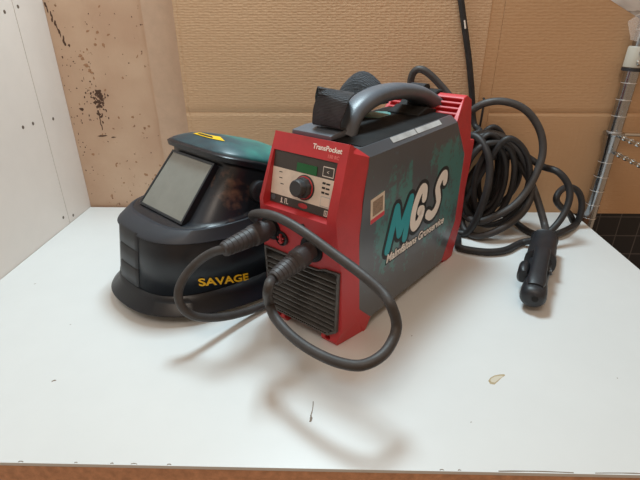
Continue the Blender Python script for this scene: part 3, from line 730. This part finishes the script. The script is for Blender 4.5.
ec = obj('coiled_cable', cable_mesh([(0.235,0.905,0.0075),(0.205,0.915,0.03),(0.185,0.925,0.12),(0.175,0.93,0.2203),(0.149,0.92,0.259),(0.1482,0.915,0.2829),(0.1574,0.91,0.2939),(0.1734,0.905,0.2893),(0.2046,0.9,0.2619),(0.2315,0.89,0.2332),(0.2506,0.88,0.2224),(0.2709,0.87,0.2385),(0.3022,0.86,0.2455),(0.3413,0.85,0.2335),(0.3707,0.84,0.1988),(0.3796,0.83,0.1617),(0.3719,0.82,0.1276),(0.3552,0.81,0.0928),(0.331,0.8,0.0672),(0.3016,0.8,0.0471),(0.2734,0.81,0.0323),(0.2555,0.84,0.04),(0.2513,0.87,0.0844),(0.254,0.88,0.1415),(0.2681,0.88,0.1762),(0.2934,0.87,0.1862),(0.321,0.86,0.1776),(0.3476,0.85,0.1523),(0.3663,0.84,0.1211),(0.3742,0.83,0.0895),(0.3634,0.815,0.0594),(0.3363,0.8,0.0373),(0.2993,0.79,0.0191),(0.2707,0.8,0.0075),(0.2544,0.83,0.0148),(0.2618,0.87,0.0637),(0.2805,0.88,0.1158),(0.315,0.87,0.1446),(0.3416,0.86,0.1437),(0.3633,0.85,0.1179),(0.3772,0.835,0.0936),(0.3868,0.81,0.0616),(0.3935,0.79,0.0341),(0.3825,0.7585,0.033),(0.379,0.752,0.0305)], .0066), M['rubber'])
tag(ec, 'black rubber cable coiled behind the machine, high outer loop, running to the electrode holder', 'cable')
gc = obj('coiled_cable', cable_mesh([(0.2105,0.8848,0.0075),(0.2289,0.8266,0.0075),(0.2387,0.7901,0.0075),(0.2294,0.7541,0.0075),(0.2527,0.7409,0.0075),(0.2811,0.7357,0.0075),(0.3118,0.744,0.0075),(0.35,0.775,0.0075),(0.369,0.765,0.0175),(0.3918,0.77,0.0294),(0.4105,0.78,0.0448),(0.4244,0.79,0.0661),(0.4303,0.8,0.0912),(0.4246,0.81,0.1123),(0.4072,0.82,0.1296),(0.3923,0.845,0.1293),(0.3698,0.86,0.1419),(0.3388,0.87,0.1581),(0.3129,0.89,0.1488),(0.2978,0.9,0.1158),(0.2976,0.9,0.0634),(0.3226,0.88,0.0194),(0.3524,0.879,0.02),(0.3738,0.8482,0.0075),(0.3871,0.8117,0.0075),(0.412,0.8034,0.0075),(0.439,0.812,0.012),(0.4886,0.86,0.0075),(0.4922,0.86,0.0249),(0.4918,0.865,0.0525),(0.479,0.87,0.0755),(0.4557,0.865,0.0834),(0.435,0.85,0.0785),(0.4278,0.84,0.066),(0.448,0.85,0.0457),(0.472,0.865,0.029),(0.4895,0.875,0.0075)], .0062), M['rubber2'])
tag(gc, 'black cable with a loose knot reaching furthest right beside the shelf post', 'cable')
tag(obj('coiled_cable', cable_mesh([(0.2079,0.8238,0.0075),(0.2118,0.8208,0.03),(0.2828,0.89,0.0347),(0.2547,0.88,0.1217),(0.2508,0.86,0.1829),(0.2651,0.84,0.1841),(0.2766,0.82,0.1641),(0.283,0.81,0.1377),(0.2812,0.8,0.1074),(0.2755,0.795,0.0767),(0.2682,0.8,0.0367),(0.2573,0.81,0.0075),(0.2368,0.8205,0.0075),(0.2273,0.8492,0.0075)], .0066), M['rubber2']), 'black cable in a tall narrow bend closest behind the rear edge of the machine', 'cable')
# power cable hangs down the cardboard and makes the inner coils
pw = [Vector(p) for p in [(0.192,0.962,0.56),(0.192,0.958,0.618),(0.193,0.943,0.636),(0.195,0.926,0.618),(0.2,0.925,0.55),(0.2119,0.925,0.467),(0.2249,0.925,0.4066),(0.2382,0.925,0.3586),(0.2523,0.925,0.308),(0.2666,0.925,0.2456),(0.2784,0.925,0.1889)]]
C0 = Vector((.296, .866, .1005)); random.seed(5)
coil = []
for lp in range(10):
    tilt = random.uniform(-.25, .25); rx = random.uniform(.036, .070); rz = random.uniform(.060, .092); off = Vector((random.uniform(-.014, .008), -.044+.0082*lp, random.uniform(-.006, .006)))
    for k in range(10):
        a = math.pi/2-2*math.pi*k/10
        f = k/10
        q = C0+off+Vector((math.cos(a)*rx*math.cos(tilt), math.sin(tilt)*math.cos(a)*rx*.4+.0082*f, math.sin(a)*rz))
        coil.append(q)
pend = [MW(.03, .44, .05), MW(.02, .41, .055), MW(.0, .385, .060), MW(.0, .362, .062)]
pc = thing('power_cable', 'black power cable hanging down the cardboard into the inner coils', 'cable')
obj('cable', cable_mesh([tuple(p) for p in pw+coil[::-1][0:0]+[Vector((.285, .90, .182))]+coil[::-1]+pend], .0056), M['rubber2'], pc)
bm = bmesh.new(); P_ = [Vector((.2338, .9192, .3745)), Vector((.2355, .9191, .3680)), Vector((.2372, .919, .3610))]; tube(bm, P_, .0014, 6); obj('printed_mark', bm, M['white'], pc)
bm = bmesh.new(); tube(bm, [Vector(p) for p in ((.2935, .9375, .238), (.2945, .9335, .233), (.2930, .9305, .222), (.2925, .930, .200), (.2915, .930, .18), (.2905, .9355, .170))], .0022, 8)
tag(obj('cable_tie', bm, M['black']), 'short black tie threaded through the cardboard', 'cable tie')

# ============================================================ ELECTRODE HOLDER
eh = thing('electrode_holder', 'black electrode holder lying on the white table, nose toward the viewer', 'electrode holder')
Ha = Vector((.3780, .7500, .030)); Hb = Vector((.2850, .5600, .026)); hd = (Hb-Ha).normalized(); HL = (Hb-Ha).length
hs = hd.cross(Vector((0, 0, 1))).normalized(); hu = hs.cross(hd)
# direction Ha(back) -> Hb(nose)
def hsec(bm, secs, seg=24):
    """secs: (d, half width, half height, dx, dz)"""
    rings = []
    for d, a, b, dx, dz in secs:
        d *= HL/.256; a *= 1.08 if d < .1 else .97
        o_ = Ha+hd*d+hs*dx+hu*dz
        rings.append([bm.verts.new(o_+hs*a*math.copysign(abs(math.cos(t_))**.85, math.cos(t_))+hu*b*math.copysign(abs(math.sin(t_))**.85, math.sin(t_))) for t_ in [2*math.pi*k/seg for k in range(seg)]])
    for p, q in zip(rings, rings[1:]):
        for k in range(seg): bm.faces.new((p[k], p[(k+1) % seg], q[(k+1) % seg], q[k]))
    bm.faces.new(rings[0][::-1]); bm.faces.new(rings[-1])
bm = bmesh.new(); hsec(bm, [(0, .010, .010, 0, 0), (.004, .017, .017, 0, 0), (.010, .0195, .0195, 0, 0), (.014, .0205, .0205, 0, 0), (.017, .0190, .0190, 0, 0), (.060, .0200, .0200, 0, 0), (.108, .0205, .0205, 0, 0), (.112, .0220, .0220, 0, 0), (.120, .0220, .0220, 0, 0), (.122, .018, .018, 0, 0)])
obj('grip', bm, M['black'], eh)
bm = bmesh.new(); hsec(bm, [(.119, .012, .012, 0, 0), (.126, .0185, .0150, 0, -.002), (.160, .0175, .0140, 0, -.004), (.195, .0165, .0140, 0, -.004), (.225, .0185, .0165, 0, -.003), (.243, .0185, .0170, 0, -.003), (.252, .0150, .0140, 0, -.003), (.256, .009, .009, 0, -.003)])
obj('lower_jaw', bm, M['black'], eh, 50)
bm = bmesh.new(); hsec(bm, [(.112, .011, .007, 0, .020), (.135, .0125, .0095, 0, .0205), (.165, .0120, .0090, 0, .0180), (.200, .0125, .0085, 0, .0140), (.225, .0135, .0085, 0, .0125), (.238, .0110, .006, 0, .0105)])
obj('upper_jaw', bm, M['black'], eh, 50)
bm = bmesh.new(); hsec(bm, [(.160, .006, .011, .019, .004), (.166, .0085, .014, .0200, .004), (.190, .0085, .014, .0200, .004), (.197, .006, .010, .019, .004)])
obj('lever', bm, M['black'], eh, 50)
bm = bmesh.new(); lathe(bm, [(0, .0045), (.0022, .0045), (.0024, .002)], Ha+hd*(HL-.0005)-hs*.003+hu*.000, hd, 14)
obj('rod_hole', bm, M['pit'], eh)
bm = bmesh.new(); lathe(bm, [(-.002, .0048), (.0012, .0046)], Ha+hd*.135+hs*-.0175+hu*.006, -hs+hu*.3, 14); obj('screw', bm, M['dgrey'], eh)

# ============================================================ HELMET
hm = thing('welding_helmet', 'black welding helmet with grey visor window and teal crown left of the machine', 'welding helmet', (-.2094, .6504, 0), R(48))
# local frame: -X is forward (the way the visor faces), -Y is the helmet's left side seen by the camera
LV = {
 'lip': [(.113, .040, .1090, -.085, .034, .60), (.117, .030, .114, -.085, .018, .66), (.1315, .0195, .128, -.085, .0070, .72), (.133, .0172, .1295, -.085, .0030, .72), (.130, .0160, .127, -.085, .0028, .72)],
 'shell': [(.1130, .036, .1085, -.085, .028, .60), (.100, .1165, .1050, -.085, .103, .60), (.098, .119, .103, -.088, .107, .60), (.070, .1290, .1000, -.095, .127, .50), (.056, .1300, .0970, -.10, .131, .42), (.0465, .1325, .094, -.105, .134, .36), (-.0150, .1970, .088, -.14, .130, .32), (-.0150, .211, .086, -.15, .131, .32)],
 'belt': [(.1005, .1155, .1060, -.085, .1020, .60), (.102, .1170, .1070, -.085, .104, .60), (.100, .120, .1055, -.085, .107, .60), (.080, .1285, .102, -.09, .1260, .54), (.072, .1292, .0995, -.095, .1270, .50)],
 'brow': [(-.0120, .2080, .0875, -.150, .122, .36), (-.0060, .2085, .0905, -.152, .123, .34), (-.0050, .2155, .0920, -.155, .1340, .34), (-.009, .2180, .0910, -.155, .1370, .36)],
 'crown': [(-.0075, .2170, .0915, -.155, .1355, .36), (-.013, .2200, .088, -.160, .147, .38), (-.020, .2235, .077, -.164, .158, .42), (-.028, .2270, .058, -.168, .167, .46), (-.034, .2290, .032, -.170, .172, .5), (-.038, .2298, .0, -.171, .174, .6)],
 'jaw0': (.1130, .036, .1085, -.085, .028, .60), 'jaw1': (.100, .1165, .1050, -.085, .103, .60),
 'lens_top': (.0105, 0, .1955), 'lens_bottom': (-.0500, 0, .1310),
 'knob': (.055, -.088, .158),
 'text': (.060, -.0135, .050, .034, .0120),
 'ylabel': (-8, 34, 3),
}
# (F, zf, S, cb, zb, p)
NPH = 64
def hpoint(lv, ph, off=0):
    F, zf, S, cb, zb, p = lv
    c = math.cos(ph); s_ = math.sin(ph)
    if c < 0: c = 0; s_ = math.copysign(1, s_)
    f = cb+(F-cb)*c**p; s2_ = S*math.copysign(abs(s_)**(p*1.15), s_)
    w_ = max(0, (f-cb)/(F-cb)) if F > cb else 0
    return Vector((-f, -s2_, zb+(zf-zb)*w_**(.6 if zf > .19 else 1.0)))
def loft(levels, name, m, th=.0025, ph0=-90, ph1=90, parent=None):
    bm = bmesh.new(); G = []
    for lv in levels: G.append([bm.verts.new(hpoint(lv, R(ph0+(ph1-ph0)*k/NPH))) for k in range(NPH+1)])
    for a, b in zip(G, G[1:]):
        for k in range(NPH):
            try: bm.faces.new((a[k], a[k+1], b[k+1], b[k]))
            except ValueError: pass
    bmesh.ops.remove_doubles(bm, verts=bm.verts, dist=1e-5)
    bmesh.ops.recalc_face_normals(bm, faces=bm.faces)
    o = obj(name, bm, m, parent, 38)
    md = o.modifiers.new('solid', 'SOLIDIFY'); md.thickness = th; md.offset = -1
    return o
hmat = mat('helmet_black', srgb(17, 22, 30), .36, col2=srgb(24, 29, 37), vscale=14, bump=.06, bscale=300, spec=.5)
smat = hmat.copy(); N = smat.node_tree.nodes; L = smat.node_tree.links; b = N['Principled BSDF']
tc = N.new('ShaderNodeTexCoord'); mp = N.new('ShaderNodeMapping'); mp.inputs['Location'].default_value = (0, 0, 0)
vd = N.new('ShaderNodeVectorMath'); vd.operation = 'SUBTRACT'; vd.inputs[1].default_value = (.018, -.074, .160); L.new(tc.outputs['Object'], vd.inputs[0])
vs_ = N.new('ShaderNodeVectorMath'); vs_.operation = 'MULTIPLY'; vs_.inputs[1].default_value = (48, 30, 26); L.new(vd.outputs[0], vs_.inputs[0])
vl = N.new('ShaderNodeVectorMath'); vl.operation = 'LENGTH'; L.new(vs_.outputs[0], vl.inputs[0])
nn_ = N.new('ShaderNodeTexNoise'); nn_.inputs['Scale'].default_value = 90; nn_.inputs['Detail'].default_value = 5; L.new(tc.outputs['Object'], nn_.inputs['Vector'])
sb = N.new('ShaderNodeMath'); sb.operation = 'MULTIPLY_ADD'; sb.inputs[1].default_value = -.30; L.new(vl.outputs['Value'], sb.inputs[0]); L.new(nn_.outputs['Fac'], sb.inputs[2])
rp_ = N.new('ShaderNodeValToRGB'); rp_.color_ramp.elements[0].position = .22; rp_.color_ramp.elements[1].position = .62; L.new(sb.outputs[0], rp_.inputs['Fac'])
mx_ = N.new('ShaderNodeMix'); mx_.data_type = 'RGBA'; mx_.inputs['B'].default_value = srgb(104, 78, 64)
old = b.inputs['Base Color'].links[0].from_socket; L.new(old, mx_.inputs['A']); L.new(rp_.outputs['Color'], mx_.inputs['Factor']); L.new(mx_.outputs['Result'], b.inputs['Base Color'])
shl = loft(LV['shell'], 'shell', smat, parent=hm)
# crown cap: teal/black airbrushed
m = bpy.data.materials.new('crown_teal'); m.use_nodes = True; N = m.node_tree.nodes; L = m.node_tree.links
b = N['Principled BSDF']; b.inputs['Roughness'].default_value = .4
tc = N.new('ShaderNodeTexCoord'); n1 = N.new('ShaderNodeTexNoise'); n1.inputs['Scale'].default_value = 16; n1.inputs['Detail'].default_value = 3; L.new(tc.outputs['Object'], n1.inputs['Vector'])
sp = N.new('ShaderNodeSeparateXYZ'); L.new(tc.outputs['Object'], sp.inputs[0])
ma = N.new('ShaderNodeMath'); ma.operation = 'MULTIPLY_ADD'; ma.inputs[1].default_value = 5.0; L.new(sp.outputs['X'], ma.inputs[0]); L.new(n1.outputs['Fac'], ma.inputs[2])
r = N.new('ShaderNodeValToRGB'); e = r.color_ramp.elements; e[0].position = .55; e[0].color = srgb(40, 50, 60); e[1].position = 1.0; e[1].color = srgb(54, 128, 122)
q = e.new(.80); q.color = srgb(48, 84, 92)
L.new(ma.outputs[0], r.inputs['Fac']); L.new(r.outputs['Color'], b.inputs['Base Color'])
crown = loft(LV['crown'], 'crown', m, .003, parent=hm); crown['label'] = 'teal and black crown of the helmet'
loft(LV['brow'], 'brow', hmat, .003, parent=hm)
belt = loft(LV['belt'], 'chin_band', mat('helmet_band', srgb(42, 46, 54), .5, vary=.1, vscale=40), .002, parent=hm)
lip = loft(LV['lip'], 'chin_lip', hmat, .0025, parent=hm)
# ribs on the chin
rm = mat('helmet_rib', srgb(38, 41, 46), .5, vary=.1, vscale=40)
for k in range(3):
    z0 = .040+.0235*k; z1 = z0+.0229
    bm = bmesh.new(); G = []
    for z in (z0, z0+.0012, z1-.0012, z1):
        tt = (z-.036)/(.106-.036); jl = [LV['jaw0'][i]+(LV['jaw1'][i]-LV['jaw0'][i])*tt for i in range(6)]
        off = .0024 if z in (z0+.0012, z1-.0012) else .001
        row = []
        for j in range(15):
            ph = R(-11+16*j/14); p_ = hpoint(jl, ph); nn_ = Vector((p_.x, p_.y*.6, 0)).normalized(); row.append(bm.verts.new(p_+nn_*(off if 0 < j < 14 else .0005)))
        G.append(row)
    for a, b in zip(G, G[1:]):
        for j in range(14): bm.faces.new((a[j], a[j+1], b[j+1], b[j]))
    obj('chin_rib', bm, rm, hm, 50)
# visor window
VT, VBm = Vector(LV['lens_top']), Vector(LV['lens_bottom'])     # centre line points (-f, 0, z)
vz = (VT-VBm).normalized(); vx = Vector((0, -1, 0)); vn = vx.cross(vz); vn = vn if vn.x < 0 else -vn
VH = (VT-VBm).length
def vis(bm, w0, w1, h0, h1, d0, d1):
    c = []
    for d in (d0, d1):
        for x, h in ((-w0, h0), (w0, h0), (w1, h1), (-w1, h1)): c.append(bm.verts.new(VBm+vx*(x+.003)+vz*h+vn*d))
    for f in ((0, 3, 2, 1), (4, 5, 6, 7), (0, 1, 5, 4), (1, 2, 6, 5), (2, 3, 7, 6), (3, 0, 4, 7)): bm.faces.new([c[i] for i in f])
vm = mat('visor_film', srgb(122, 124, 118), .25, vary=.06, vscale=30, coat=.3)
bm = bmesh.new(); vis(bm, .0545, .0510, 0, VH, -.004, .0045); lens = obj('visor', bevel(bm, .0008, 1), vm, hm); lens['label'] = 'grey glossy visor window'
bm = bmesh.new()
vis(bm, .0580, .0580, -.0035, 0, -.006, .0052); vis(bm, .0545, .0545, VH, VH+.0035, -.006, .0056)
for s_ in (-1, 1):
    c = []
    for d in (-.006, .0055):
        for x, h in ((s_*.0545, 0), (s_*.0580, 0), (s_*.0545, VH), (s_*.0510, VH)): c.append(bm.verts.new(VBm+vx*(x+.003)+vz*h+vn*d))
    for f in ((0, 3, 2, 1), (4, 5, 6, 7), (0, 1, 5, 4), (1, 2, 6, 5), (2, 3, 7, 6), (3, 0, 4, 7)): bm.faces.new([c[i] for i in f])
obj('visor_frame', bm, hmat, hm)
# side adjustment knob
bm = bmesh.new(); lathe(bm, [(0, .016), (.010, .0155), (.012, .012)], LV['knob'], (0, -1, 0), 24); obj('side_knob', bm, M['black'], hm)
# conform a flat mesh to the jaw surface
def jaw_at(f, z, off=.0006):
    tt = (z-.036)/(.106-.036); jl = [LV['jaw0'][i]+(LV['jaw1'][i]-LV['jaw0'][i])*tt for i in range(6)]
    F, zf, S, cb, zb, p = jl
    w_ = min(1, max(0, (f-cb)/(F-cb))); c = w_**(1/p); s_ = math.sqrt(max(0, 1-c*c)); return Vector((-f, -S*s_**(p*1.15)-off, z))
me = text_mesh('SAVAGE', .02, 0, offset=.0006)
bmt = bmesh.new(); bmt.from_mesh(me)
xs = [v.co.x for v in bmt.verts]; ys = [v.co.y for v in bmt.verts]
bmesh.ops.triangulate(bmt, faces=bmt.faces); bmesh.ops.subdivide_edges(bmt, edges=bmt.edges, cuts=1)
F0, F1, ZA, ZB, ZH = LV['text']
for v in bmt.verts:
    fx = (v.co.x-min(xs))/(max(xs)-min(xs)); fy = (v.co.y-min(ys))/(max(ys)-min(ys))
    v.co = jaw_at(F0+(F1-F0)*fx, ZA+(ZB-ZA)*fx+fy*ZH, .0007)
obj('lettering', bmt, M['yellow'], hm)['label'] = 'yellow capital lettering on the side'
# yellow label on the crown
cr = LV['crown']
def crown_pt(i, t_, ph):
    a = hpoint(cr[i], R(ph)); b = hpoint(cr[i+1], R(ph)); return a.lerp(b, t_)
Y0, Y1, I_ = LV['ylabel']
bm = bmesh.new(); G = []
for r_ in range(5):
    row = []
    for k in range(9):
        ph = Y0+(Y1-Y0)*k/8; q0 = crown_pt(I_, r_/4, ph); row.append(bm.verts.new(q0+Vector((-.0001, 0, .0008))))
    G.append(row)
for a, b in zip(G, G[1:]):
    for k in range(8): bm.faces.new((a[k], a[k+1], b[k+1], b[k]))
yl = obj('yellow_label', bm, M['yellow'], hm); yl['label'] = 'yellow label with dark print'
bm = bmesh.new(); G = []
for r_ in range(3):
    row = []
    for k in range(5):
        ph = Y0+(Y1-Y0)*(.12+.45*k/4); q0 = crown_pt(I_, .25+.45*r_/2, ph); row.append(bm.verts.new(q0+Vector((-.0001, 0, .0012))))
    G.append(row)
for a, b in zip(G, G[1:]):
    for k in range(4): bm.faces.new((a[k], a[k+1], b[k+1], b[k]))
obj('label_print', bm, M['ink'], yl)

# ============================================================ WIRE SHELVING
ws = thing('wire_shelf', 'chrome wire shelving unit with ringed posts right of the table', 'shelf', (.549-.0185, .915, -.75))
ws.rotation_euler.y = .020
PX, PY = .5465, .915
def wpost(x, y, z0, z1):
    bm = bmesh.new(); prof = []; z = z0; r_ = .0125
    prof.append((0, r_))
    while z+.0320 < z1:
        d = z-z0; prof += [(d+.0288, r_), (d+.0291, r_+.0010), (d+.0305, r_+.0010), (d+.0308, r_)]; z += .0300
    prof.append((z1-z0, r_)); lathe(bm, prof, (x-.549, y-.915, z0+.75), (0, 0, 1), 28); return bm
DX, DY = .62, .40
for (x, y) in ((PX, PY), (PX+DX, PY), (PX, PY-DY), (PX+DX, PY-DY)):
    if True:
        po = obj('post', wpost(x, y, -.75, .62), M['chromedark'], ws)
        po.data.materials.append(M['ring'])
        cx_, cy_ = x-.549, y-.915
        for f_ in po.data.polygons:
            if all(math.hypot(po.data.vertices[v_].co.x-cx_, po.data.vertices[v_].co.y-cy_) > .0130 for v_ in f_.vertices): f_.material_index = 1  # ring bands take the painted highlight tone
def lw(x, y, z): return Vector((x-.549, y-.915, z+.75))
for zs_ in (.162, -.35):
    for (x, y) in ((PX, PY), (PX+DX, PY), (PX+DX, PY-DY)):
        bm = bmesh.new(); lathe(bm, [(-.026, .0132), (-.008, .0142), (.006, .0150), (.0075, .0185), (.0105, .0190), (.0125, .0185), (.013, .013)], lw(x, y, zs_+.004), (0, 0, 1), 24)
        obj('collar', bm, M['chromedark'], ws)
    x0, x1, y0, y1 = PX+.003, PX+DX-.012, PY-DY+.012, PY-.012
    for zz_, r_ in ((zs_+.012, .0033), (zs_-.020, .0033)):
        for a, b in (((x0, PY-DY, zz_), (x0, PY-.010, zz_)), ((x1, PY-DY, zz_), (x1, PY, zz_)))+((((PX, y1+.012, zz_), (PX+DX, y1+.012, zz_)), ((PX, y0, zz_), (PX+DX, y0, zz_))) if zz_ > zs_ else ()):
            bm = bmesh.new()
            if a[0] == b[0]:     # round rail with a weld bead where every cross wire meets it
                Lr = b[1]-a[1]; prof_ = [(0, r_)]
                for k in range(1, 18): d = Lr*k/18; prof_ += [(d-.0026, r_), (d-.0014, .0050), (d+.0014, .0050), (d+.0026, r_)]
                lathe(bm, prof_+[(Lr, r_)], lw(*a), (0, 1, 0), 12)
            else: tube(bm, [lw(*a), lw(*b)], r_, 10)
            obj('shelf_rail', bm, M['chrome'], ws)
# bracket higher on the post with two screws
bm = bmesh.new(); lathe(bm, [(0, .0165), (.0015, .0178), (.034, .0174), (.036, .0160)], (0, 0, 0), (0, 0, 1), 28)
for v in bm.verts: v.co += lw(PX, PY, .296)
br_ = obj('bracket', bm, M['collar'], ws); br_['label'] = 'pale bracket with two screws'
bm = bmesh.new(); lathe(bm, [(0, .0185), (.005, .0185)], lw(PX, PY, .2905), (0, 0, 1), 24); obj('bracket_ring', bm, M['black'], ws)
bm = bmesh.new()
for dz in (.010, .026): lathe(bm, [(0, .0048), (.002, .0046), (.0035, .003)], lw(PX-.003, PY-.0168, .296+dz), (0, -1, 0), 14)
obj('screw', bm, M['chrome'], br_)
bm = bmesh.new()
tube(bm, [lw(PX+.02, PY-.01, .312), lw(PX+.3, PY-.01, .312)], .0035, 10); tube(bm, [lw(PX+.02, PY-.01, .312), lw(PX+.02, PY-.3, .312)], .0035, 10)
obj('shelf_rail', bm, M['chrome'], ws)

# clear plastic: torn tape on the post and a bag on top
clear = bpy.data.materials.new('clear_plastic'); clear.use_nodes = True; N = clear.node_tree.nodes; L = clear.node_tree.links
b = N['Principled BSDF']; b.inputs['Base Color'].default_value = (.95, .97, 1, 1); b.inputs['Roughness'].default_value = .15; b.inputs['Alpha'].default_value = .92
b.inputs['Transmission Weight'].default_value = 0.0; b.inputs['Coat Weight'].default_value = .6
tp = clear.copy(); tp.node_tree.nodes['Principled BSDF'].inputs['Alpha'].default_value = .22
bm = bmesh.new()
pts = [(.512, .905, .372), (.536, .902, .392), (.540, .902, .366), (.536, .9015, .340), (.524, .903, .343)]
a = [bm.verts.new(p) for p in pts]; b2 = [bm.verts.new((x, y+.0006, z)) for x, y, z in pts]; bm.faces.new(a); bm.faces.new(b2[::-1])
for i in range(5): bm.faces.new((a[i], a[(i+1) % 5], b2[(i+1) % 5], b2[i]))
tag(obj('tape_scrap', bm, tp), 'clear scrap of tape stuck to the shelf post', 'tape')
def crumple(name, c, r, m, label, cat, seed):
    bm = bmesh.new(); bmesh.ops.create_icosphere(bm, subdivisions=5, radius=1)
    for v in bm.verts:
        d = v.co.normalized(); k = 1+.22*noise.noise(d*2.3+Vector((seed, 0, 0)))+.10*abs(noise.noise(d*6+Vector((0, seed, 0))))+.05*abs(noise.noise(d*14))
        v.co = Vector((c[0]+d.x*r[0]*k, c[1]+d.y*r[1]*k, c[2]+d.z*r[2]*k))
    return tag(obj(name, bm, m, None, 25), label, cat)
crumple('plastic_bag', (.600, .972, .475), (.145, .018, .098), clear, 'crumpled clear plastic bag behind the cut corner of the cardboard', 'plastic bag', 4)
